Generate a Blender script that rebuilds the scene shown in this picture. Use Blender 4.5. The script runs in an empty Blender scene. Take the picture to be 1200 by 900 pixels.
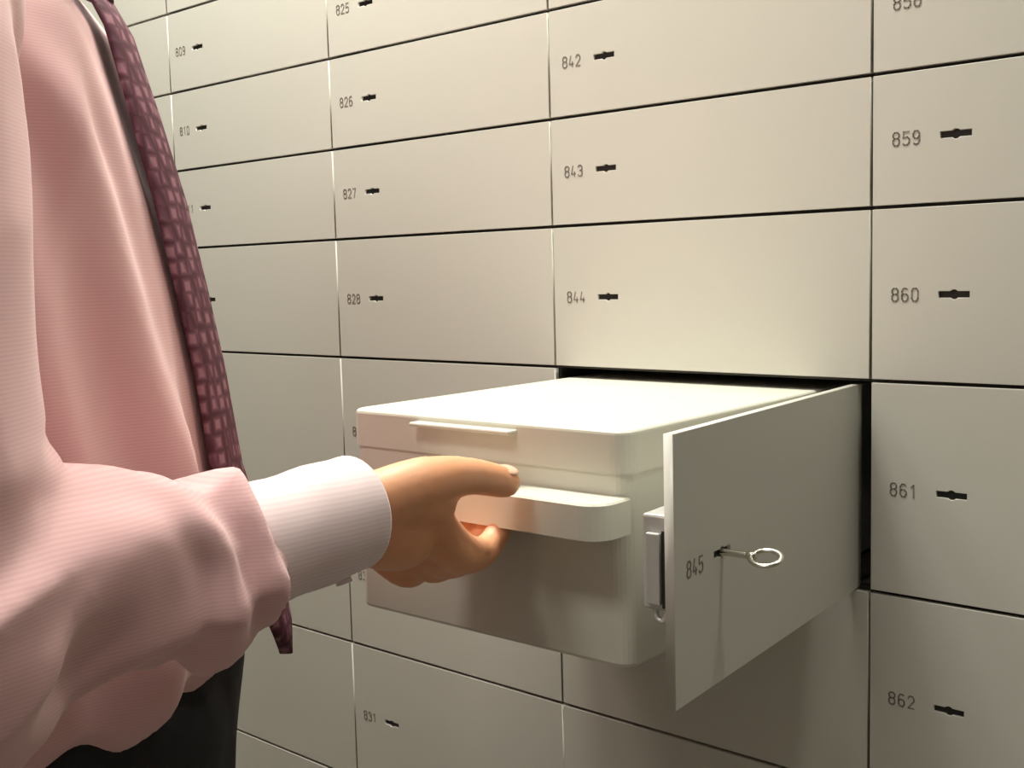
import bpy, bmesh, math, random
from mathutils import Vector, Matrix, noise
sc = bpy.context.scene
COL = sc.collection
R = math.radians

# ---------------------------------------------------------------- helpers
def mesh_obj(name, bm, mat, parent=None, origin=(0, 0, 0), smooth=False):
    """link bm (world coordinates) as one mesh whose origin is `origin`; child coordinates follow the parent"""
    o0 = Vector(origin)
    if parent is not None:
        o0 = parent.matrix_world.translation.copy() if parent.get('_w') is None else Vector(parent['_w'])
        bmesh.ops.transform(bm, matrix=(Matrix.Translation(o0) @ prot(parent)).inverted(), verts=bm.verts)
    else:
        bmesh.ops.translate(bm, vec=-o0, verts=bm.verts)
    bmesh.ops.recalc_face_normals(bm, faces=bm.faces)
    me = bpy.data.meshes.new(name)
    bm.to_mesh(me); bm.free()
    if smooth:
        for p in me.polygons: p.use_smooth = True
    me.materials.append(mat)
    o = bpy.data.objects.new(name, me); COL.objects.link(o)
    if parent is not None:
        o.parent = parent
        ROT[o.name] = ROT.get(parent.name, Matrix.Identity(4)); POS[o.name] = POS.get(parent.name, Vector(o0))
    else:
        o.location = o0; POS[o.name] = o0
    return o
ROT = {}; POS = {}
def prot(p): return ROT.get(p.name, Matrix.Identity(4))
def raw(name, bm, mat, parent=None, smooth=False, loc=None):
    """bm already in local coordinates"""
    bmesh.ops.recalc_face_normals(bm, faces=bm.faces)
    me = bpy.data.meshes.new(name); bm.to_mesh(me); bm.free()
    if smooth:
        for p in me.polygons: p.use_smooth = True
    me.materials.append(mat)
    o = bpy.data.objects.new(name, me); COL.objects.link(o)
    if parent is not None: o.parent = parent
    if loc is not None: o.location = loc
    return o
def empty(name, loc, rz=0):
    e = bpy.data.objects.new(name, None); COL.objects.link(e)
    e.location = loc; e.rotation_euler = (0, 0, rz); e.empty_display_size = .05
    return e
def tag(o, label=None, cat=None, group=None, kind=None):
    if label: o['label'] = label
    if cat: o['category'] = cat
    if group: o['group'] = group
    if kind: o['kind'] = kind
    return o
def add_box(bm, a, b, bevel=0, seg=2):
    a = Vector(a); b = Vector(b)
    vs = [bm.verts.new((x, y, z)) for x in (a.x, b.x) for y in (a.y, b.y) for z in (a.z, b.z)]
    fs = [(0, 1, 3, 2), (4, 6, 7, 5), (0, 4, 5, 1), (2, 3, 7, 6), (0, 2, 6, 4), (1, 5, 7, 3)]
    faces = [bm.faces.new([vs[i] for i in f]) for f in fs]
    if bevel > 0:
        es = list({e for f in faces for e in f.edges})
        bmesh.ops.bevel(bm, geom=es, offset=bevel, segments=seg, profile=.5, affect='EDGES')
def frame_from(d):
    d = d.normalized()
    up = Vector((0, 0, 1)) if abs(d.z) < .95 else Vector((0, 1, 0))
    s = d.cross(up).normalized(); u = s.cross(d)
    return s, u
def add_tube(bm, pts, rad, n=16, cap=True, flat=1.0, ring_up=None):
    """swept tube through pts (spline-resampled), rounded ends; rad = list of radii"""
    pts = [Vector(p) for p in pts]
    P, Rr = [], []
    if len(pts) == 2: P = pts; Rr = list(rad)
    else:
        for i in range(len(pts) - 1):
            p0 = pts[max(i - 1, 0)]; p1 = pts[i]; p2 = pts[i + 1]; p3 = pts[min(i + 2, len(pts) - 1)]
            for k in range(6):
                t = k / 6
                P.append(.5 * ((2 * p1) + (-p0 + p2) * t + (2 * p0 - 5 * p1 + 4 * p2 - p3) * t * t + (-p0 + 3 * p1 - 3 * p2 + p3) * t ** 3))
                Rr.append(rad[i] * (1 - t) + rad[i + 1] * t)
        P.append(pts[-1]); Rr.append(rad[-1])
    if cap:
        d0 = (P[0] - P[1]).normalized(); d1 = (P[-1] - P[-2]).normalized()
        a, ra = [], []
        for k in (4, 3, 2, 1):
            an = k / 4 * R(86); a.append(P[0] + d0 * Rr[0] * math.sin(an)); ra.append(Rr[0] * math.cos(an))
        b, rb = [], []
        for k in (1, 2, 3, 4):
            an = k / 4 * R(86); b.append(P[-1] + d1 * Rr[-1] * math.sin(an)); rb.append(Rr[-1] * math.cos(an))
        P = a + P + b; Rr = ra + Rr + rb
    rings = []
    ps = None
    for i, p in enumerate(P):
        d = (P[min(i + 1, len(P) - 1)] - P[max(i - 1, 0)]).normalized()
        if ps is None:
            s, u = frame_from(d)
        else:
            s = (ps - d * ps.dot(d)).normalized(); u = s.cross(d)
        ps = s
        rings.append([bm.verts.new(p + (s * math.cos(2 * math.pi * k / n) + u * flat * math.sin(2 * math.pi * k / n)) * Rr[i]) for k in range(n)])
    for a, b in zip(rings, rings[1:]):
        for k in range(n): bm.faces.new((a[k], a[(k + 1) % n], b[(k + 1) % n], b[k]))
    bm.faces.new(rings[0][::-1]); bm.faces.new(rings[-1])
def add_loft(bm, rings, cap=True):
    vr = [[bm.verts.new(v) for v in r] for r in rings]
    n = len(vr[0])
    for a, b in zip(vr, vr[1:]):
        for k in range(n): bm.faces.new((a[k], a[(k + 1) % n], b[(k + 1) % n], b[k]))
    if cap: bm.faces.new(vr[0][::-1]); bm.faces.new(vr[-1])
def add_ellipsoid(bm, c, r, rot=Matrix.Identity(3), seg=24):
    m = Matrix.Translation(c) @ rot.to_4x4() @ Matrix.Diagonal((r[0], r[1], r[2], 1))
    bmesh.ops.create_uvsphere(bm, u_segments=seg, v_segments=seg // 2, radius=1, matrix=m)
def remeshed(bm, voxel, smooth_it=4):
    bmesh.ops.recalc_face_normals(bm, faces=bm.faces)
    me = bpy.data.meshes.new('tmp'); bm.to_mesh(me); bm.free()
    o = bpy.data.objects.new('tmp', me); COL.objects.link(o)
    m = o.modifiers.new('r', 'REMESH'); m.mode = 'VOXEL'; m.voxel_size = voxel
    s = o.modifiers.new('s', 'SMOOTH'); s.iterations = smooth_it; s.factor = .5
    dg = bpy.context.evaluated_depsgraph_get()
    out = bpy.data.meshes.new_from_object(o.evaluated_get(dg))
    bpy.data.objects.remove(o)
    b2 = bmesh.new(); b2.from_mesh(out); bpy.data.meshes.remove(out)
    return b2
def curve_plate(outer, holes, depth, bevel, res=3):
    """2D outline with holes, extruded and bevelled, converted to a mesh lying in local XY"""
    cu = bpy.data.curves.new('tmpc', 'CURVE'); cu.dimensions = '2D'; cu.fill_mode = 'BOTH'
    cu.extrude = depth / 2 - bevel; cu.bevel_depth = bevel; cu.bevel_resolution = res; cu.offset = -bevel
    for loop in [outer] + holes:
        sp = cu.splines.new('POLY'); sp.points.add(len(loop) - 1)
        for i, (x, y) in enumerate(loop): sp.points[i].co = (x, y, 0, 1)
        sp.use_cyclic_u = True
    o = bpy.data.objects.new('tmpc', cu); COL.objects.link(o)
    dg = bpy.context.evaluated_depsgraph_get()
    me = bpy.data.meshes.new_from_object(o.evaluated_get(dg))
    bpy.data.objects.remove(o); bpy.data.curves.remove(cu)
    b = bmesh.new(); b.from_mesh(me); bpy.data.meshes.remove(me)
    bmesh.ops.remove_doubles(b, verts=b.verts, dist=1e-6)
    return b

# ---------------------------------------------------------------- materials
def new_mat(name, col, rough=.5, metal=0, spec=.5):
    m = bpy.data.materials.new(name); m.use_nodes = True
    b = m.node_tree.nodes['Principled BSDF']
    b.inputs['Base Color'].default_value = (*col, 1); b.inputs['Roughness'].default_value = rough
    b.inputs['Metallic'].default_value = metal; b.inputs['Specular IOR Level'].default_value = spec
    return m
def add_noise(m, scale, col2, fac=(.35, .65), bump=0, bscale=None, dist=.001, stretch=(1, 1, 1)):
    nt = m.node_tree; N = nt.nodes; L = nt.links; b = N['Principled BSDF']
    tc = N.new('ShaderNodeTexCoord'); mp = N.new('ShaderNodeMapping'); mp.inputs['Scale'].default_value = stretch
    L.new(tc.outputs['Object'], mp.inputs['Vector'])
    nz = N.new('ShaderNodeTexNoise'); nz.inputs['Scale'].default_value = scale; nz.inputs['Detail'].default_value = 4
    L.new(mp.outputs['Vector'], nz.inputs['Vector'])
    rp = N.new('ShaderNodeValToRGB'); rp.color_ramp.elements[0].position = fac[0]; rp.color_ramp.elements[1].position = fac[1]
    rp.color_ramp.elements[0].color = b.inputs['Base Color'].default_value; rp.color_ramp.elements[1].color = (*col2, 1)
    L.new(nz.outputs['Fac'], rp.inputs['Fac']); L.new(rp.outputs['Color'], b.inputs['Base Color'])
    if bump:
        n2 = N.new('ShaderNodeTexNoise'); n2.inputs['Scale'].default_value = bscale or scale; n2.inputs['Detail'].default_value = 3
        L.new(mp.outputs['Vector'], n2.inputs['Vector'])
        bp = N.new('ShaderNodeBump'); bp.inputs['Strength'].default_value = bump; bp.inputs['Distance'].default_value = dist
        L.new(n2.outputs['Fac'], bp.inputs['Height']); L.new(bp.outputs['Normal'], b.inputs['Normal'])
    return m
M = {}
M['steel'] = add_noise(new_mat('painted_steel', (.59, .58, .515), .34, 0, .5), 3, (.60, .585, .525), bump=.25, bscale=260, dist=.0002)
M['edge'] = new_mat('door_edge_paint', (.60, .565, .475), .4)
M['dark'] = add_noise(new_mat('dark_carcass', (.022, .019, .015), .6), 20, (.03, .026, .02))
M['slot'] = new_mat('keyhole_black', (.008, .007, .006), .5)
M['ink'] = new_mat('engraved_number', (.24, .215, .18), .6)
M['tin'] = add_noise(new_mat('tin_cream_enamel', (.62, .62, .53), .33), 5, (.64, .635, .55), bump=.15, bscale=180, dist=.0002)
M['metal'] = add_noise(new_mat('brushed_zinc', (.62, .62, .59), .38, .35), 90, (.54, .54, .52), stretch=(1, 1, .1))
M['nickel'] = add_noise(new_mat('nickel', (.78, .75, .66), .22, 1), 60, (.68, .65, .58))
M['lockdark'] = new_mat('lock_recess', (.03, .028, .026), .5, .3)
M['wall'] = add_noise(new_mat('wall_plaster', (.40, .38, .35), .8), 8, (.43, .41, .37), bump=.2, bscale=120)
M['ceil'] = add_noise(new_mat('ceiling_board', (.45, .44, .41), .9), 30, (.42, .41, .38))
M['floor'] = add_noise(new_mat('floor_vinyl', (.30, .26, .23), .45), 14, (.34, .30, .26))
M['pants'] = add_noise(new_mat('black_trousers', (.009, .009, .011), .85), 60, (.014, .014, .017), bump=.3, bscale=900)
M['shoe'] = new_mat('black_leather', (.01, .009, .008), .3)
M['hair'] = add_noise(new_mat('brown_hair', (.05, .03, .018), .5), 40, (.09, .055, .03), bump=.6, bscale=150, stretch=(1, 1, .2))
M['eye'] = new_mat('eye_white', (.8, .78, .74), .2)
M['iris'] = new_mat('iris', (.05, .035, .02), .1)
# skin
m = add_noise(new_mat('skin', (.74, .33, .17), .48), 22, (.79, .39, .215), bump=.25, bscale=220, dist=.0006)
b = m.node_tree.nodes['Principled BSDF']; b.inputs['Subsurface Weight'].default_value = .12
b.inputs['Subsurface Radius'].default_value = (.01, .004, .002); b.inputs['Subsurface Scale'].default_value = .6
M['skin'] = m
M['nail'] = new_mat('nail', (.80, .50, .36), .3)
def shirt_mat(name, c1, c2, freq=430):
    m = new_mat(name, c1, .75, 0, .25); nt = m.node_tree; N = nt.nodes; L = nt.links; b = N['Principled BSDF']
    tc = N.new('ShaderNodeTexCoord')
    sx = N.new('ShaderNodeSeparateXYZ'); L.new(tc.outputs['Object'], sx.inputs['Vector'])
    mu = N.new('ShaderNodeMath'); mu.operation = 'MULTIPLY'; mu.inputs[1].default_value = 2 * math.pi * freq
    L.new(sx.outputs['Z'], mu.inputs[0])
    si = N.new('ShaderNodeMath'); si.operation = 'SINE'; L.new(mu.outputs[0], si.inputs[0])
    mr = N.new('ShaderNodeMapRange'); mr.inputs['From Min'].default_value = -.6; mr.inputs['From Max'].default_value = .6
    L.new(si.outputs[0], mr.inputs['Value'])
    mx = N.new('ShaderNodeMixRGB'); mx.inputs['Color1'].default_value = (*c1, 1); mx.inputs['Color2'].default_value = (*c2, 1)
    L.new(mr.outputs['Result'], mx.inputs['Fac']); L.new(mx.outputs['Color'], b.inputs['Base Color'])
    b.inputs['Sheen Weight'].default_value = .25; b.inputs['Sheen Roughness'].default_value = .5
    return m
M['shirt'] = shirt_mat('pink_shirt_cotton', (.75, .47, .475), (.70, .42, .425), 560)
M['cuff'] = shirt_mat('pale_cuff_cotton', (.80, .66, .66), (.76, .60, .61))
# tie: dark wine ground with small woven squares
m = new_mat('patterned_tie_silk', (.1, .03, .05), .7, 0, .2); nt = m.node_tree; N = nt.nodes; L = nt.links; b = N['Principled BSDF']
tc = N.new('ShaderNodeTexCoord'); vo = N.new('ShaderNodeTexVoronoi'); vo.distance = 'CHEBYCHEV'; vo.inputs['Scale'].default_value = 95; vo.inputs['Randomness'].default_value = .35
L.new(tc.outputs['Object'], vo.inputs['Vector'])
rp = N.new('ShaderNodeValToRGB'); rp.color_ramp.interpolation = 'LINEAR'
rp.color_ramp.elements[0].position = .2; rp.color_ramp.elements[0].color = (.27, .125, .155, 1)
rp.color_ramp.elements[1].position = .5; rp.color_ramp.elements[1].color = (.075, .022, .034, 1)
e = rp.color_ramp.elements.new(.32); e.color = (.14, .05, .075, 1)
L.new(vo.outputs['Distance'], rp.inputs['Fac']); L.new(rp.outputs['Color'], b.inputs['Base Color'])
M['tie'] = m
m = new_mat('lamp_panel', (1, 1, 1), .5); b = m.node_tree.nodes['Principled BSDF']
b.inputs['Emission Color'].default_value = (1, .93, .80, 1); b.inputs['Emission Strength'].default_value = 3
M['lamp'] = m

# ---------------------------------------------------------------- the bank of safe deposit boxes (front faces on y = 0)
W = .30
SEAM_Z = [.5085, .413, .3177, .2226, .1271, 0.0, -.1597, -.3190, -.4783]
GX, GZ = .0020, .0028
FLOOR, CEIL = -1.17, 1.12
DIGITS = {
 '0': [[(0, .2), (0, .8), (.25, 1), (.75, 1), (1, .8), (1, .2), (.75, 0), (.25, 0), (0, .2)]],
 '1': [[(.2, .8), (.6, 1), (.6, 0)]],
 '2': [[(0, .8), (.25, 1), (.75, 1), (1, .8), (1, .62), (0, 0), (1, 0)]],
 '3': [[(0, .88), (.25, 1), (.75, 1), (1, .85), (1, .65), (.7, .54), (.4, .54)], [(.7, .54), (1, .42), (1, .15), (.75, 0), (.25, 0), (0, .12)]],
 '4': [[(.75, 0), (.75, .45)], [(.35, 1), (0, .25), (1, .25)]],
 '5': [[(.95, 1), (.08, 1), (.04, .55), (.7, .6), (1, .45), (1, .15), (.7, 0), (.2, 0), (0, .1)]],
 '6': [[(.9, .92), (.7, 1), (.3, 1), (0, .78), (0, .2), (.25, 0), (.75, 0), (1, .2), (1, .4), (.75, .56), (.25, .56), (0, .4)]],
 '7': [[(0, 1), (1, 1), (.4, 0)]],
 '8': [[(.25, .54), (0, .68), (0, .85), (.25, 1), (.75, 1), (1, .85), (1, .68), (.75, .54), (.25, .54), (0, .4), (0, .15), (.25, 0), (.75, 0), (1, .15), (1, .4), (.75, .54)]],
 '9': [[(.1, .08), (.3, 0), (.7, 0), (1, .22), (1, .8), (.75, 1), (.25, 1), (0, .8), (0, .6), (.25, .44), (.75, .44), (1, .6)]],
}
def add_number(bm, text, x0, zc, h=.0092, w=.0044, pitch=.0073, sw=.00105, y=-.00025):
    """engraved digits as thin strokes on the door face (local x right, z up, face y=0)"""
    z0 = zc - h / 2
    for i, ch in enumerate(text):
        for pl in DIGITS[ch]:
            pts = [Vector((x0 + i * pitch + px * w, z0 + pz * h)) for px, pz in pl]
            for a, b_ in zip(pts, pts[1:]):
                d = (b_ - a).normalized(); n = Vector((-d.y, d.x)) * sw / 2; e = d * sw * .35
                q = [a - e - n, b_ + e - n, b_ + e + n, a - e + n]
                lo = [bm.verts.new((v.x, .00005, v.y)) for v in q]; hi = [bm.verts.new((v.x, y, v.y)) for v in q]
                bm.faces.new(hi); bm.faces.new(lo[::-1])
                for k in range(4): bm.faces.new((lo[k], lo[(k + 1) % 4], hi[(k + 1) % 4], hi[k]))
SLOT_C, SLOT_L, SLOT_H, SLOT_R = .0596, .0218, .0046, .0035
def keyhole_outline(cx, cz, grow=0):
    L2, H2, r = SLOT_L / 2 + grow, SLOT_H / 2 + grow, SLOT_R + grow
    a0 = math.asin(H2 / r); pts = []
    pts += [(cx + L2, cz - H2), (cx + L2, cz + H2)]
    for k in range(9):
        a = a0 + (math.pi - 2 * a0) * k / 8; pts.append((cx + r * math.cos(a), cz + r * math.sin(a)))
    pts += [(cx - L2, cz + H2), (cx - L2, cz - H2)]
    for k in range(9):
        a = math.pi + a0 + (math.pi - 2 * a0) * k / 8; pts.append((cx + r * math.cos(a), cz + r * math.sin(a)))
    return pts
TH = .006
def door_mesh(w, h):
    """local: x 0..w from the lock edge to the hinge edge, face at y=0, z centred on 0"""
    b = curve_plate([(0, -h / 2), (w, -h / 2), (w, h / 2), (0, h / 2)], [keyhole_outline(SLOT_C, 0)], TH, .0003, 1)
    # curve XY -> wall XZ, thickness behind the face
    bmesh.ops.transform(b, matrix=Matrix.Translation((0, TH / 2, 0)) @ Matrix.Rotation(R(90), 4, 'X'), verts=b.verts)
    return b
def escutcheon_mesh():
    """blackened lock face lying inside the keyhole"""
    b = curve_plate(keyhole_outline(SLOT_C, 0, .0012), [], .0012, .0002, 1)
    bmesh.ops.transform(b, matrix=Matrix.Translation((0, .0028, 0)) @ Matrix.Rotation(R(90), 4, 'X'), verts=b.verts)
    return b
PROTO = {}
def locker(cx, r, text, label):
    x0 = cx * W; zt, zb = SEAM_Z[r], SEAM_Z[r + 1]; h = zt - zb - GZ; w = W - GX
    t = empty('safe_deposit_box', (x0 + GX / 2, 0, (zt + zb) / 2))
    tag(t, label, 'safe deposit box', 'closed numbered safe deposit boxes in the wall')
    key = round(h, 4)
    if key not in PROTO:
        d = raw('door', door_mesh(w, h), M['steel']); k = raw('keyhole', escutcheon_mesh(), M['slot'])
        PROTO[key] = (d, k); first = True
    else: first = False
    for src in PROTO[key]:
        o = src if first else src.copy()
        if not first: COL.objects.link(o)
        o.parent = t
    bn = bmesh.new(); add_number(bn, text, .0150, 0)
    raw('engraved_number', bn, M['ink'], t)
    return t
cols = {0: 857, -1: 841, -2: 825, -3: 809, -4: 793}     # number in the row below SEAM_Z[1]
rown = ['top visible row', 'second row from the top', 'third row', 'fourth row', 'fifth row', 'sixth row', 'seventh row', 'lowest visible row']
desc = {0: 'shallow', 1: 'shallow', 2: 'shallow', 3: 'shallow', 4: 'medium', 5: 'deep', 6: 'deep', 7: 'deep'}
for cx, base in cols.items():
    for r in range(0, 8):
        num = base + r - 1
        if (cx, r) == (-1, 5): continue
        if r == 0 and cx > -3: continue
        if cx == 0 and (r < 2 or r == 7): continue
        if cx == -4 and r > 3: continue
        locker(cx, r, str(num), f'closed cream steel {desc[r]} deposit box door, numbered {num}')

# carcass behind the doors, with the empty compartment of 845 open in it
zt, zb = SEAM_Z[5], SEAM_Z[6]
ox0, ox1, oz0, oz1 = -W + .0010, -.0010, zb + .0012, zt - .0012
X0, X1, Z0, Z1 = -1.5, .3, SEAM_Z[-1] - .32, SEAM_Z[0] + .32
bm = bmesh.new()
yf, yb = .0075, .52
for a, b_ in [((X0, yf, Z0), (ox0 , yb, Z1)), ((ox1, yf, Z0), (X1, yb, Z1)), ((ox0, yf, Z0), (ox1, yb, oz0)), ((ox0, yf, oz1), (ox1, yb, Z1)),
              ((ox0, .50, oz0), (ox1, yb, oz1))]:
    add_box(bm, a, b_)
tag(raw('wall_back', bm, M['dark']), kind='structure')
# plain steel wall around the visible boxes (same plane)
def panel(name, a, b_):
    bm = bmesh.new(); add_box(bm, a, b_, .0006, 1)
    return tag(raw(name, bm, M['steel']), kind='structure')
g = GX / 2
panel('trim_1', (W + g, 0, FLOOR), (2.2, .0075, CEIL))
panel('trim_2', (-2.6, 0, FLOOR), (-4 * W - g, .0075, CEIL))
panel('trim_3', (-4 * W + g, 0, FLOOR), (W - g, .0075, SEAM_Z[8] - .0014))
panel('trim_4', (-2 * W + g, 0, SEAM_Z[1] + .0014), (W - g, .0075, CEIL))
panel('trim_5', (-4 * W + g, 0, SEAM_Z[0] + .0014), (-2 * W - g, .0075, CEIL))
panel('trim_6', (g, 0, SEAM_Z[2] + .0014), (W - g, .0075, SEAM_Z[1] - .0014))
panel('trim_7', (g, 0, SEAM_Z[8] + .0014), (W - g, .0075, SEAM_Z[7] - .0014))
panel('trim_8', (-4 * W + g, 0, SEAM_Z[8] + .0014), (-3 * W - g, .0075, SEAM_Z[4] - .0014))

# ---------------------------------------------------------------- the opened box 845
th = math.atan2(.9968, -.0795)
corner = Vector((.0130, -.288, -.0815))
t = empty('safe_deposit_box', (0, 0, zb + .0012))
tag(t, 'opened deposit box numbered 845, its steel door swung out beside the tin', 'safe deposit box')
H845 = .1562
Tdoor = Matrix.Translation(corner) @ Matrix.Rotation(th, 4, 'Z')
def at_door(name, bm, mat, parent, smooth=False):
    bmesh.ops.transform(bm, matrix=Matrix.Translation((0, 0, -t.location.z)) @ Tdoor, verts=bm.verts)
    return raw(name, bm, mat, parent, smooth)
door = at_door('door', door_mesh(.298, H845), M['steel'], t)
bn = bmesh.new(); add_number(bn, '845', .0150, -.001)
at_door('engraved_number', bn, M['ink'], door)
at_door('keyhole', escutcheon_mesh(), M['slot'], door)
bm = bmesh.new()
LZ = (-.0235, .0315)                                     # lock case on the inner face
add_box(bm, (.004, TH, LZ[0]), (.095, TH + .0165, LZ[1]), .0016, 2)
lock = at_door('lock_case', bm, M['metal'], door)
bm = bmesh.new(); add_box(bm, (.0005, TH + .0038, LZ[0] + .004), (.0052, TH + .0125, LZ[1] - .010), .0008, 2)
at_door('bolt', bm, M['metal'], lock)
bm = bmesh.new(); add_box(bm, (.0032, TH + .0018, LZ[0] + .002), (.0046, TH + .0036, LZ[1] - .009))
at_door('bolt_recess', bm, M['lockdark'], lock)
bm = bmesh.new(); add_tube(bm, [(.007, TH + .010, LZ[0] + .001), (.006, TH + .0085, LZ[0] - .005), (.006, TH + .004, LZ[0] - .006), (.006, TH + .0015, LZ[0] - .001)], [.0018] * 4, 8)
at_door('catch', bm, M['metal'], lock, True)
# hinge straps of the door, inside the compartment
for z in (-.045, .045):
    bm = bmesh.new(); add_tube(bm, [(.290, TH + .0035, z - .012), (.290, TH + .0035, z + .012)], [.0032, .0032], 12)
    add_box(bm, (.262, TH, z - .010), (.290, TH + .0015, z + .010))
    at_door('hinge', bm, M['metal'], t)
# key in the lock: a thing of its own
kp = Tdoor @ Vector((SLOT_C, 0, 0))
kd = (Matrix.Rotation(th, 3, 'Z') @ Vector((0, -1, 0))).normalized()      # out of the door face
ks = (Matrix.Rotation(th, 3, 'Z') @ Vector((1, 0, 0))).normalized()
key = empty('key', kp)
tag(key, 'small nickel key with an oval ring bow standing in the 845 door lock', 'key')
bm = bmesh.new(); add_tube(bm, [kd * -.0015, kd * .0195], [.0021, .0021], 14)
add_tube(bm, [kd * .0175, kd * .0195], [.0028, .0028], 14)
raw('shaft', bm, M['nickel'], key, True)
bm = bmesh.new()
cc = kd * .0275; nn = 40; mm = 10
ax1 = (kd + ks * .10).normalized(); ax2 = (ks - kd * .10).normalized() * .92 + Vector((0, 0, .38)); ax2.normalize()
ax3 = ax1.cross(ax2).normalized()
vr = []
for i in range(nn):
    a = 2 * math.pi * i / nn; c = cc + ax1 * .0088 * math.cos(a) + ax2 * .0076 * math.sin(a)
    rad = (ax1 * math.cos(a) * .0076 + ax2 * math.sin(a) * .0088).normalized()
    vr.append([bm.verts.new(c + rad * .0019 * math.cos(2 * math.pi * k / mm) + ax3 * .0013 * math.sin(2 * math.pi * k / mm)) for k in range(mm)])
for i in range(nn):
    for k in range(mm): bm.faces.new((vr[i][k], vr[(i + 1) % nn][k], vr[(i + 1) % nn][(k + 1) % mm], vr[i][(k + 1) % mm]))
raw('bow', bm, M['nickel'], key, True)

# ---------------------------------------------------------------- the deposit tin being pulled out
BW, BH, BL = .245, .148, .42
Fo = Vector((-.284, -.262, -.0095))
ya = R(1.0)
Tb = Matrix.Translation(Fo) @ Matrix.Rotation(ya, 4, 'Z')               # local x right, y inwards, z up; top front-left corner = origin
tin = empty('deposit_tin', Tb @ Vector((BW / 2, BL / 2, -BH)), ya)
tag(tin, 'cream metal deposit tin with hinged lid and front pull, drawn out of the opening', 'deposit tin')
Lt = Matrix.Translation((-BW / 2, -BL / 2, BH))
def at_tin(name, bm, mat, parent=tin, smooth=False):
    bmesh.ops.transform(bm, matrix=Lt, verts=bm.verts); return raw(name, bm, mat, parent, smooth)
def rrect(x0, y0, x1, y1, r, n=6):
    pts = []
    for cx, cy, a0 in ((x1 - r, y1 - r, 0), (x0 + r, y1 - r, 90), (x0 + r, y0 + r, 180), (x1 - r, y0 + r, 270)):
        for k in range(n + 1):
            a = R(a0 + 90 * k / n); pts.append((cx + r * math.cos(a), cy + r * math.sin(a)))
    return pts
def prism(bm, prof, z0, z1, bev_top=0, bev_bot=0, x0=0, y0=0, x1=1, y1=1, r=.01):
    rings = []
    if bev_bot:
        for k in (0, 1, 2):
            a = R(45 * k); e = bev_bot * (1 - math.sin(a)); rings.append([(x, y, z0 + bev_bot * (1 - math.cos(a))) for x, y in rrect(x0 + e, y0 + e, x1 - e, y1 - e, r - e * .6)])
    else: rings.append([(x, y, z0) for x, y in rrect(x0, y0, x1, y1, r)])
    if bev_top:
        for k in (0, 1, 2, 3):
            a = R(30 * k); e = bev_top * (1 - math.cos(a)); rings.append([(x, y, z1 - bev_top * (1 - math.sin(a))) for x, y in rrect(x0 + e, y0 + e, x1 - e, y1 - e, r - e * .6)])
    else: rings.append([(x, y, z1) for x, y in rrect(x0, y0, x1, y1, r)])
    add_loft(bm, rings)
bm = bmesh.new(); prism(bm, None, -BH, -.010, 0, .003, .0015, .0015, BW - .0015, BL - .0015, .011)
at_tin('tin_body', bm, M['tin'], smooth=False)
bm = bmesh.new(); prism(bm, None, -.0265, 0, .0028, 0, 0, 0, BW, BL, .012)
lid = at_tin('lid', bm, M['tin'])
# shallow lip tab in the lid front
bm = bmesh.new()
add_box(bm, (.070, -.0090, -.0075), (.160, .0022, -.0045), .0012, 2)
at_tin('lid_tab', bm, M['tin'], lid)
# front pull: flat top plate with a turned-down lip, open underneath
bm = bmesh.new()
hx0, hx1, hp, hz1, hz0, tk = .085, .246, .030, -.0400, -.0620, .0022
def hpath(e):
    r = .016 - e; pts = [(hx0 + e, .0016)]
    for k in range(7):
        a = R(180 + 90 * k / 6); pts.append((hx0 + .016 + r * math.cos(a), -hp + .016 + r * math.sin(a)))
    for k in range(7):
        a = R(270 + 90 * k / 6); pts.append((hx1 - .016 + r * math.cos(a), -hp + .016 + r * math.sin(a)))
    pts.append((hx1 - e, .0016)); return pts
o_, i_ = hpath(0), hpath(tk)
def ring(pl, z): return [bm.verts.new((x, y, z)) for x, y in pl]
s_ = hpath(.0012)
A0, A1, A2 = ring(o_, hz0), ring(o_, hz1 - .0012), ring(s_, hz1)
B0, B1 = ring(i_, hz0), ring(i_, hz1 - tk)
n = len(o_)
for a, b_ in ((A0, A1), (A1, A2), (B1, B0), (B0, A0)):
    for k in range(n - 1): bm.faces.new((a[k], a[k + 1], b_[k + 1], b_[k]))
bm.faces.new(A2); bm.faces.new(B1[::-1])
for k in (0, n - 1): bm.faces.new([A0[k], A1[k], A2[k], B1[k], B0[k]])
at_tin('handle', bm, M['tin'])

# ---------------------------------------------------------------- person
Pd = Vector((math.sin(R(48)), math.cos(R(48)), 0)); Rt = Vector((Pd.y, -Pd.x, 0))
C0 = Vector((-.348, -.487, 0))
def L3(x, p, z): return C0 + Rt * x + Pd * p + Vector((0, 0, z))
def interp(tab, z):
    if z <= tab[0][0]: return tab[0][1:]
    for a, b_ in zip(tab, tab[1:]):
        if z <= b_[0]:
            u = (z - a[0]) / (b_[0] - a[0]); return tuple(a[i] * (1 - u) + b_[i] * u for i in range(1, len(a)))
    return tab[-1][1:]
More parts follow.
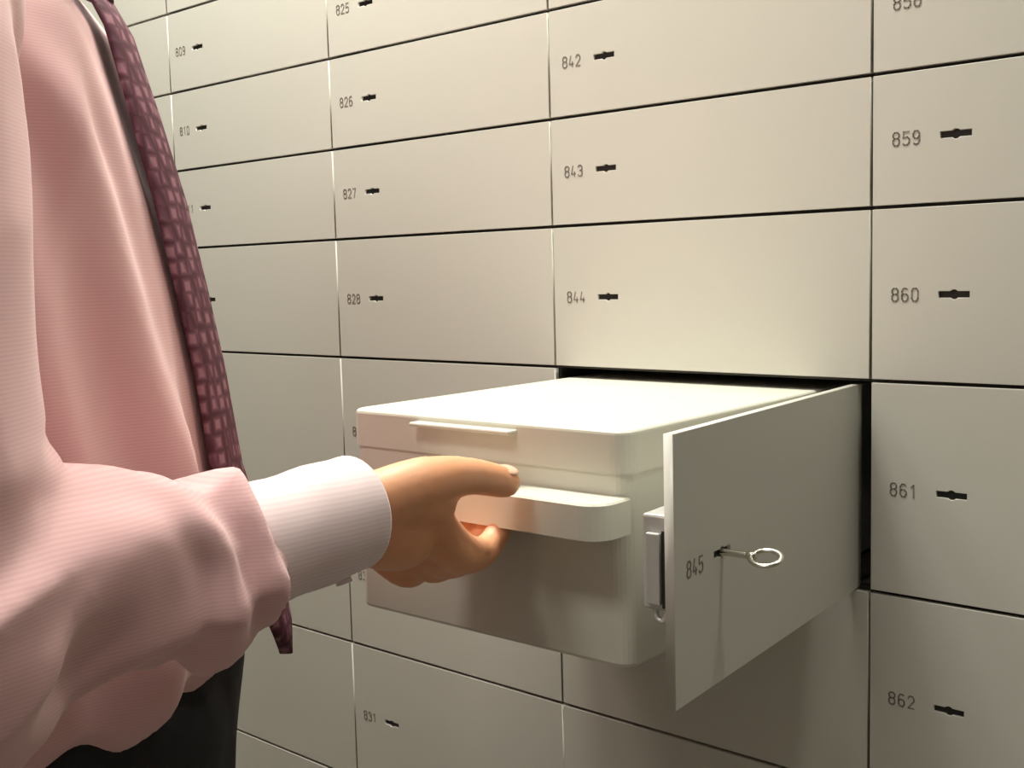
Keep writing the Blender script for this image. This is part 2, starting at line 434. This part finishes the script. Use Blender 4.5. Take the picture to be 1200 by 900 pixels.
# z, front, back, half width
SH = [(-.166, .128, -.105, .148), (-.153, .148, -.120, .163), (-.12, .152, -.118, .163), (-.08, .141, -.112, .158), (-.03, .133, -.110, .157), (.03, .124, -.112, .160),
      (.08, .115, -.116, .165), (.135, .103, -.120, .172), (.19, .088, -.122, .176), (.235, .074, -.118, .160), (.262, .055, -.105, .125), (.285, .025, -.092, .080), (.300, .004, -.085, .060)]
def tilt(x, p, z):
    return max(0.0, min(1.0, (-.06 - z) / .10)) * (.022 * p / .13 - .022 * x / .16)
def body_ring(z, fr, bk, hw, n=48, ex=2.3, shrink=0):
    pts = []
    fr -= shrink; bk += shrink; hw -= shrink
    pc = (fr * .35 + bk * .65)
    for k in range(n):
        a = 2 * math.pi * k / n; c, s = math.cos(a), math.sin(a)
        x = hw * math.copysign(abs(c) ** (2 / ex), c)
        dep = (fr - pc) if s > 0 else (pc - bk)
        p_ = pc + dep * math.copysign(abs(s) ** (2 / ex if s < 0 else .95), s)
        pts.append(L3(x, p_, z + tilt(x, p_, z)))
    return pts
# joints
shR, elR, wrR = Vector((-.197, -.615, .225)), Vector((-.119, -.640, -.048)), Vector((-.114, -.420, -.043))
shL, elL, wrL = L3(-.165, -.045, .225), L3(-.235, -.075, -.06), L3(-.235, .01, -.31)
bm = bmesh.new()
# torso, neck, head
for zz in (0,):
    add_loft(bm, [body_ring(z, *interp(SH, z), shrink=.014) for z in (-.21, -.15, -.09, -.03, .03, .08, .135, .19, .235, .262, .285)])
neck0, neck1 = L3(0, -.045, .24), L3(0, -.02, .36)
add_tube(bm, [neck0, L3(0, -.035, .30), neck1], [.066, .056, .056], 24)
hc = L3(0, .005, .455)
rotz = Matrix((Rt, Pd, Vector((0, 0, 1)))).transposed()
def hp_(x, p, z): return hc + Rt * x + Pd * p + Vector((0, 0, z))
add_ellipsoid(bm, hp_(0, -.018, .022), (.076, .095, .095), rotz)
add_ellipsoid(bm, hp_(0, .018, -.035), (.058, .070, .072), rotz)
add_ellipsoid(bm, hp_(0, .048, -.088), (.030, .028, .022), rotz)
add_tube(bm, [hp_(0, .082, .012), hp_(0, .098, -.022), hp_(0, .098, -.030)], [.008, .012, .012], 12)
for s in (-1, 1):
    add_ellipsoid(bm, hp_(s * .011, .090, -.034), (.008, .009, .007), rotz)
    add_ellipsoid(bm, hp_(s * .077, -.012, -.008), (.008, .020, .032), rotz)
    add_tube(bm, [hp_(s * .012, .082, .026), hp_(s * .034, .078, .032), hp_(s * .052, .062, .024)], [.006, .007, .005], 10)
    add_ellipsoid(bm, hp_(s * .040, .058, -.025), (.022, .020, .018), rotz)
add_tube(bm, [hp_(-.024, .078, -.060), hp_(0, .088, -.057), hp_(.024, .078, -.060)], [.004, .0058, .004], 10)
add_tube(bm, [hp_(-.020, .077, -.069), hp_(0, .086, -.070), hp_(.020, .077, -.069)], [.004, .0062, .004], 10)
# arms
def muscled(bm, a, b_, ra, rm, rb, n=20):
    add_tube(bm, [a, a.lerp(b_, .35), a.lerp(b_, .75), b_], [ra, rm, (rm + rb) / 2, rb], n)
muscled(bm, shR, elR, .050, .046, .036); muscled(bm, elR, wrR, .030, .028, .023)
muscled(bm, shL, elL, .050, .046, .036); muscled(bm, elL, wrL, .037, .038, .025)
# right hand, gripping the pull from below with the thumb over it
V = Vector
fing = {
 'index':  [(-.113, -.357, -.051), (-.112, -.331, -.0775), (-.119, -.297, -.0840), (-.120, -.2765, -.067)],
 'middle': [(-.129, -.352, -.061), (-.129, -.324, -.0870), (-.135, -.290, -.0890), (-.136, -.2755, -.070)],
 'ring':   [(-.144, -.350, -.069), (-.144, -.321, -.0950), (-.151, -.292, -.0945), (-.151, -.2770, -.076)],
 'pinky':  [(-.159, -.356, -.077), (-.159, -.329, -.1000), (-.165, -.304, -.0990), (-.165, -.2880, -.083)],
}
frad = {'index': (.0142, .0140, .0092, .0072), 'middle': (.0120, .0118, .0088, .0072), 'ring': (.0110, .0096, .0080, .0068), 'pinky': (.0100, .0084, .0070, .0060)}
for k, pts in fing.items():
    add_tube(bm, [wrR.lerp(V(pts[0]), .25), wrR.lerp(V(pts[0]), .65)] + [V(p) for p in pts], [.014, .0135] + list(frad[k]), 14)
add_ellipsoid(bm, V((-.124, -.380, -.055)), (.028, .038, .023), Matrix.Rotation(R(-22), 3, 'X') @ Matrix.Rotation(R(28), 3, 'Y'))
thumb = [(-.108, -.402, -.036), (-.098, -.372, -.0290), (-.094, -.340, -.0290), (-.094, -.3060, -.0380)]
add_tube(bm, [V(p) for p in thumb], [.017, .0155, .0112, .0098], 16)
add_tube(bm, [V((-.102, -.374, -.036)), V((-.106, -.354, -.045))], [.016, .013], 14)
# left hand, hanging relaxed
hl = wrL
for i, (dx, ln) in enumerate(((.026, .075), (.009, .083), (-.009, .077), (-.025, .062))):
    base = hl + Pd * (.010 + dx) + V((0, 0, -.088 + abs(dx) * .1))
    add_tube(bm, [hl.lerp(base, .2), base, base + V((0, 0, -ln * .5)) + Rt * .010, base + V((0, 0, -ln)) + Rt * .030], [.016, .0108, .0090, .0070], 12)
add_tube(bm, [hl + Pd * .012 + V((0, 0, -.015)), hl + Pd * .040 + V((0, 0, -.048)) + Rt * .008, hl + Pd * .050 + V((0, 0, -.082)) + Rt * .016, hl + Pd * .050 + V((0, 0, -.106)) + Rt * .022], [.016, .0125, .0105, .0085], 12)
# pelvis and legs
hipz = -.26
for s in (-1, 1):
    muscled(bm, L3(s * .088, -.005, hipz), L3(s * .105, .01, -.68), .068, .066, .050)
    muscled(bm, L3(s * .105, .01, -.68), L3(s * .112, -.015, FLOOR + .09), .052, .054, .036)
    add_tube(bm, [L3(s * .112, -.035, FLOOR + .05), L3(s * .118, .06, FLOOR + .035), L3(s * .125, .15, FLOOR + .026)], [.036, .034, .024], 16)
add_loft(bm, [body_ring(z, .09, -.09, .130) for z in (-.33, -.27, -.20)])
body = remeshed(bm, .0028, 5)
person = mesh_obj('person', body, M['skin'], None, tuple(L3(0, 0, FLOOR)), True)
tag(person, 'person in pink shirt, wine-red tie and black trousers, right hand gripping the cream tin', 'person')
PO = person.location.copy()
def wear(name, bm, mat, parent=person, smooth=True):
    bmesh.ops.translate(bm, vec=-PO, verts=bm.verts); return raw(name, bm, mat, parent, smooth)
bm = bmesh.new(); nrm_ = V((.45, .1, .88)).normalized(); ax_ = V((0, .965, -.26)); ax_ = (ax_ - nrm_ * ax_.dot(nrm_)).normalized()
add_ellipsoid(bm, V((-.094, -.3085, -.0375)) + nrm_ * .0088, (.0056, .0078, .0016), Matrix((ax_.cross(nrm_), ax_, nrm_)).transposed(), 20)
wear('thumb_nail', bm, M['nail'])
# ---- shirt: torso + sleeves as one cloth body, then folds
bm = bmesh.new()
add_loft(bm, [body_ring(z, *v) for z, *v in SH])
SLV = [(-.497, -.120, -.050, .036), (-.512, -.120, -.048, .038), (-.54, -.122, -.045, .041), (-.575, -.122, -.042, .045), (-.61, -.121, -.042, .050), (-.640, -.117, -.042, .054)]
add_tube(bm, [V((x, y, z)) for y, x, z, r in SLV], [r for *_, r in SLV], 28)
add_tube(bm, [V((-.117, -.638, -.052)), elR.lerp(shR, .35), elR.lerp(shR, .7), shR + V((0, 0, .0))], [.060, .062, .066, .066], 28)
add_tube(bm, [shR - Rt * .03, shR, shR + (elR - shR) * .1], [.066, .066, .066], 24)
add_tube(bm, [wrL.lerp(elL, .05), wrL.lerp(elL, .4), elL, elL.lerp(shL, .5), shL], [.034, .045, .055, .062, .066], 28)
for s in (-1, 1): add_tube(bm, [L3(s * .05, -.045, .262), L3(s * .15, -.045, .235)], [.045, .055], 20)
shirt = remeshed(bm, .004, 7)
shirt.normal_update()
def seg_t(p, a, b_):
    ab = b_ - a; u = max(0, min(1, (p - a).dot(ab) / ab.length_squared)); return u, (p - (a + ab * u)).length
def sstep(a, b_, x):
    u = max(0, min(1, (x - a) / (b_ - a))); return u * u * (3 - 2 * u)
def ridge(v): return 1 - 2 * abs(noise.noise(v))
new = []
fa0, fa1 = V((-.118, -.640, -.048)), V((-.121, -.480, -.050))
for v in shirt.verts:
    p = v.co; d = V((0, 0, 0)); nrm = v.normal
    u, dist = seg_t(p, fa0, fa1)
    wf = 1 - sstep(.062, .082, dist)                       # forearm sleeve weight
    ua, da = seg_t(p, elR, shR)
    wu = (1 - sstep(.07, .09, da)) * (1 - wf)
    wt = max(0, 1 - wf - wu)
    # forearm: long folds running diagonally + bunching towards the cuff
    q = V(((p.x + p.z * .5) * 16, p.y * 7, (p.z - p.y * .35) * 24))
    f = (ridge(q) - .35) * .012 + noise.noise(V((p.x * 40, p.y * 26, p.z * 40))) * .003
    bunch = sstep(.55, .85, u) * (1 - sstep(.97, 1.0, u))
    f += bunch * (.005 * math.sin((p.y * 1.0 + .35 * p.z) * 210 + 4 * noise.noise(p * 22)) + .003)
    f = max(f, -.0015)
    drop = -.004 * max(0, -nrm.z) * (.3 + .7 * sstep(.1, .8, u)) * (1 + .8 * noise.noise(V((p.x * 8, p.y * 20, 3))))
    # upper arm
    g1 = (ridge(V((p.x * 14, p.y * 14, p.z * 7 + p.x * 9))) - .4) * .006
    # torso: soft folds falling from the shoulder to the waist
    loc = V(((p - C0).dot(Rt), (p - C0).dot(Pd), p.z))
    h1 = (ridge(V((loc.x * 10 + loc.z * 2.2, 1.7, loc.z * 2.6 + loc.x * 1.5))) - .45) * .017
    h2 = noise.noise(V((loc.x * 22, 5, loc.z * 9))) * .003
    h1 *= .15 + .85 * sstep(-.17, -.06, p.z)
    low = 1 - sstep(-.20, -.10, p.z)
    h3 = low * (.0015 * noise.noise(V((loc.x * 16, 9, loc.z * 26))))
    front = sstep(.03, .10, loc.y) * (1 - sstep(.035, .060, loc.x))
    side = sstep(-.03, .045, loc.x)
    h1 = h1 * side + side * .0055 * math.sin(2 * math.pi * (loc.x - .12 * loc.z) / .052 + 2.2 * noise.noise(V((loc.x * 6, 2, loc.z * 7)))) * (1 - sstep(.16, .24, p.z))
    v_off = nrm * (wf * f + wu * g1 + wt * (h1 * (1 - .8 * front) + h2 * (1 - .6*front) + h3)) + V((0, 0, wf * drop))
    new.append(p + v_off)
for v, p in zip(shirt.verts, new): v.co = p
for _ in range(1): bmesh.ops.smooth_vert(shirt, verts=shirt.verts, factor=.4, use_axis_x=True, use_axis_y=True, use_axis_z=True)
sh = wear('shirt', shirt, M['shirt'])
# cuff
bm = bmesh.new()
n = 40
def cuff_ring(y, r, cx=-.112, cz=-.0395, sq=.95):
    return [V((cx + r * math.cos(2 * math.pi * k / n), y + .004 * math.sin(2 * math.pi * k / n) * 0, cz + sq * 1.06 * r * math.sin(2 * math.pi * k / n))) for k in range(n)]
rs = []
for i in range(15):
    y = -.520 + i * .0079; u = i / 14
    rs.append(cuff_ring(y, .0322 - .0008 * u + .0006 * math.sin(i * 1.3), -.121 + .007 * u, -.053 + .0125 * u))
yl = -.520 + 14 * .0079
rs.append(cuff_ring(yl + .0012, .0306, -.114, -.0405)); rs.append(cuff_ring(yl, .0297, -.114, -.0405)); rs.append(cuff_ring(yl - .03, .0292, -.116, -.043))
add_loft(bm, rs, cap=False)
wear('cuff', bm, M['cuff'], sh)
bm = bmesh.new(); add_tube(bm, [V((-.108, -.422, -.0735)), V((-.107, -.422, -.0755))], [.0045, .0045], 14, cap=False)
wear('cuff_button', bm, M['cuff'], sh)
# collar
bm = bmesh.new(); n = 40
def col_ring(r1, r2, z, pc, zf): return [L3(r1 * math.cos(2 * math.pi * k / n), pc + r2 * math.sin(2 * math.pi * k / n), z - zf * max(0, math.sin(2 * math.pi * k / n)) ** 3) for k in range(n)]
add_loft(bm, [col_ring(.060, .060, .270, -.040, .01), col_ring(.061, .062, .318, -.035, .020), col_ring(.064, .066, .320, -.034, .020), col_ring(.076, .082, .278, -.036, .038), col_ring(.073, .078, .276, -.036, .036)], cap=False)
wear('collar', bm, M['shirt'], sh)
# tie
def front_of(z): return interp(SH, z)[0]
bm = bmesh.new()
TZ = [(.268, .018, .070), (.235, .023, .086), (.19, .028, .099), (.135, .032, .112), (.08, .032, .123), (.03, .032, .131), (-.03, .033, .139), (-.08, .034, .152), (-.105, .033, .162), (-.132, .020, .167), (-.150, .002, .168)]
rings = []
for z, hw, off in TZ:
    tkk = .0042
    r_ = []
    for k in range(24):
        a = 2 * math.pi * k / 24; c, s = math.cos(a), math.sin(a)
        x = hw * math.copysign(abs(c) ** .6, c)
        r_.append(L3(x, off + tkk * s - .004 * (x / .04) ** 2, z + .0015 * math.sin(z * 60)))
    rings.append(r_)
add_loft(bm, rings[::-1])
tie = wear('tie', bm, M['tie'])
bm = bmesh.new()
add_loft(bm, [[L3(w_ * math.cos(2 * math.pi * k / 16), pc + d_ * math.sin(2 * math.pi * k / 16), z) for k in range(16)] for z, w_, d_, pc in ((.256, .014, .008, .074), (.268, .019, .012, .068), (.288, .025, .014, .050), (.300, .020, .010, .040))])
wear('tie_knot', bm, M['tie'], tie)
# trousers, belt, shoes, hair, eyes
bm = bmesh.new()
add_loft(bm, [body_ring(z, f_, b2, w_) for z, f_, b2, w_ in ((-.135, .125, -.108, .150), (-.19, .133, -.118, .158), (-.28, .122, -.128, .172), (-.34, .112, -.125, .180))])
for s in (-1, 1):
    add_tube(bm, [L3(s * .088, -.005, -.30), L3(s * .098, .0, -.48), L3(s * .105, .01, -.70), L3(s * .112, 0, -.95), L3(s * .113, -.005, FLOOR + .075)], [.098, .095, .078, .068, .068], 28)
tr = remeshed(bm, .006, 5); tr.normal_update()
for v in tr.verts:
    p = v.co; v.co = p + v.normal * ((ridge(V((p.x * 12, p.y * 12, p.z * 5))) - .4) * .006)
trs = wear('trousers', tr, M['pants'])
for s in (-1, 1):
    bm = bmesh.new()
    sec = [(-.075, .030, .060), (-.04, .040, .085), (.02, .042, .080), (.08, .050, .058), (.14, .050, .046), (.185, .034, .034), (.198, .014, .022)]
    rr = []
    for y, w_, h in sec:
        rr.append([L3(s * (.114 + y * .06) + w_ * math.cos(2 * math.pi * k / 24), y, FLOOR + max(0.0, h * .5 + h * .5 * 1.25 * math.sin(2 * math.pi * k / 24))) for k in range(24)])
    add_loft(bm, rr); wear('shoe', bm, M['shoe'])
bm = bmesh.new()
add_ellipsoid(bm, hp_(0, -.026, .034), (.083, .098, .096), rotz, 32)
for v in bm.verts:
    l = v.co - hc; pf, zz = l.dot(Pd), l.z
    if pf > .035 and zz < .075: v.co -= Pd * (pf - .035) * .9
    if zz < -.045: v.co.z += (-.045 - zz) * .9
    v.co += V((noise.noise(v.co * 60), noise.noise(v.co * 61), noise.noise(v.co * 62))) * .003
wear('hair', bm, M['hair'])
for s in (-1, 1):
    bm = bmesh.new(); add_ellipsoid(bm, hp_(s * .031, .067, .012), (.0125, .0125, .0125), rotz, 16); ey = wear('eye', bm, M['eye'])
    bm = bmesh.new(); add_ellipsoid(bm, hp_(s * .031, .0765, .010), (.0055, .0042, .0055), rotz, 12); wear('iris', bm, M['iris'], ey)

# ---------------------------------------------------------------- room
def struct(name, a, b_, mat):
    bm = bmesh.new(); add_box(bm, a, b_); return tag(raw(name, bm, mat), kind='structure')
RX0, RX1, RY0 = -2.6, 2.2, -1.9
struct('floor', (RX0, RY0, FLOOR - .05), (RX1, .0, FLOOR), M['floor'])
struct('ceiling', (RX0, RY0, CEIL), (RX1, .52, CEIL + .05), M['ceil'])
struct('wall_front', (RX0, RY0 - .05, FLOOR), (RX1, RY0, CEIL), M['wall'])
struct('wall_left', (RX0 - .05, RY0, FLOOR), (RX0, .52, CEIL), M['wall'])
struct('wall_right', (RX1, RY0, FLOOR), (RX1 + .05, .52, CEIL), M['wall'])

def lamp(x, y, sx, sy, power, col, label):
    t = empty('ceiling_light', (x, y, CEIL)); tag(t, label, 'ceiling light', 'ceiling lights')
    bm = bmesh.new(); e = .02
    for a, b_ in (((-sx / 2 - e, -sy / 2 - e, -.012), (sx / 2 + e, -sy / 2, 0)), ((-sx / 2 - e, sy / 2, -.012), (sx / 2 + e, sy / 2 + e, 0)),
                  ((-sx / 2 - e, -sy / 2, -.012), (-sx / 2, sy / 2, 0)), ((sx / 2, -sy / 2, -.012), (sx / 2 + e, sy / 2, 0))): add_box(bm, a, b_)
    raw('frame', bm, M['ceil'], t)
    bm = bmesh.new(); add_box(bm, (-sx / 2, -sy / 2, -.006), (sx / 2, sy / 2, -.001)); raw('diffuser', bm, M['lamp'], t)
    ld = bpy.data.lights.new('ceiling_lamp', 'AREA'); ld.shape = 'RECTANGLE'; ld.size = sx; ld.size_y = sy; ld.energy = power; ld.color = col
    lo = bpy.data.objects.new('ceiling_lamp', ld); COL.objects.link(lo); lo.location = (x, y, CEIL - .015)
WARM = (1, .985, .885)
lamp(-.88, -.20, .40, .10, 13, WARM, 'long rectangular ceiling light over the left boxes')
lamp(-.40, -.20, .30, .08, 16, WARM, 'square ceiling light above the cream tin')
lamp(.38, -.10, .14, .08, 3.6, WARM, 'smallest ceiling light, near the right boxes')
lamp(-.05, -1.08, .40, .25, 6, (1, .96, .90), 'added fill light panel, unseen on the ceiling behind the person')  # added fill lamp with no known fixture, lifts the shaded hand and shirt

w = bpy.data.worlds.new('World'); sc.world = w; w.use_nodes = True
w.node_tree.nodes['Background'].inputs['Color'].default_value = (1, .95, .88, 1); w.node_tree.nodes['Background'].inputs['Strength'].default_value = .0

# ---------------------------------------------------------------- camera
cd = bpy.data.cameras.new('camera'); cam = bpy.data.objects.new('camera', cd); COL.objects.link(cam); sc.camera = cam
yaw, pitch, roll = R(-41.083), R(-5.590), R(-1.465)
f = V((math.sin(yaw) * math.cos(pitch), math.cos(yaw) * math.cos(pitch), math.sin(pitch)))
r = f.cross(V((0, 0, 1))).normalized(); u = r.cross(f)
r2 = r * math.cos(roll) + u * math.sin(roll); u2 = -r * math.sin(roll) + u * math.cos(roll)
cam.matrix_world = Matrix.Translation((.34901, -.80551, .08631)) @ Matrix((r2, u2, -f)).transposed().to_4x4()
cd.sensor_width = 36; cd.lens = 36 * 1326.23 / 1200; cd.clip_start = .01
sc.view_settings.view_transform = 'Standard'; sc.view_settings.look = 'None'
sc.view_settings.gamma = 1; sc.view_settings.use_curve_mapping = False; sc.view_settings.exposure = 0.0
for k in list(bpy.data.objects):
    if '_w' in k: del k['_w']
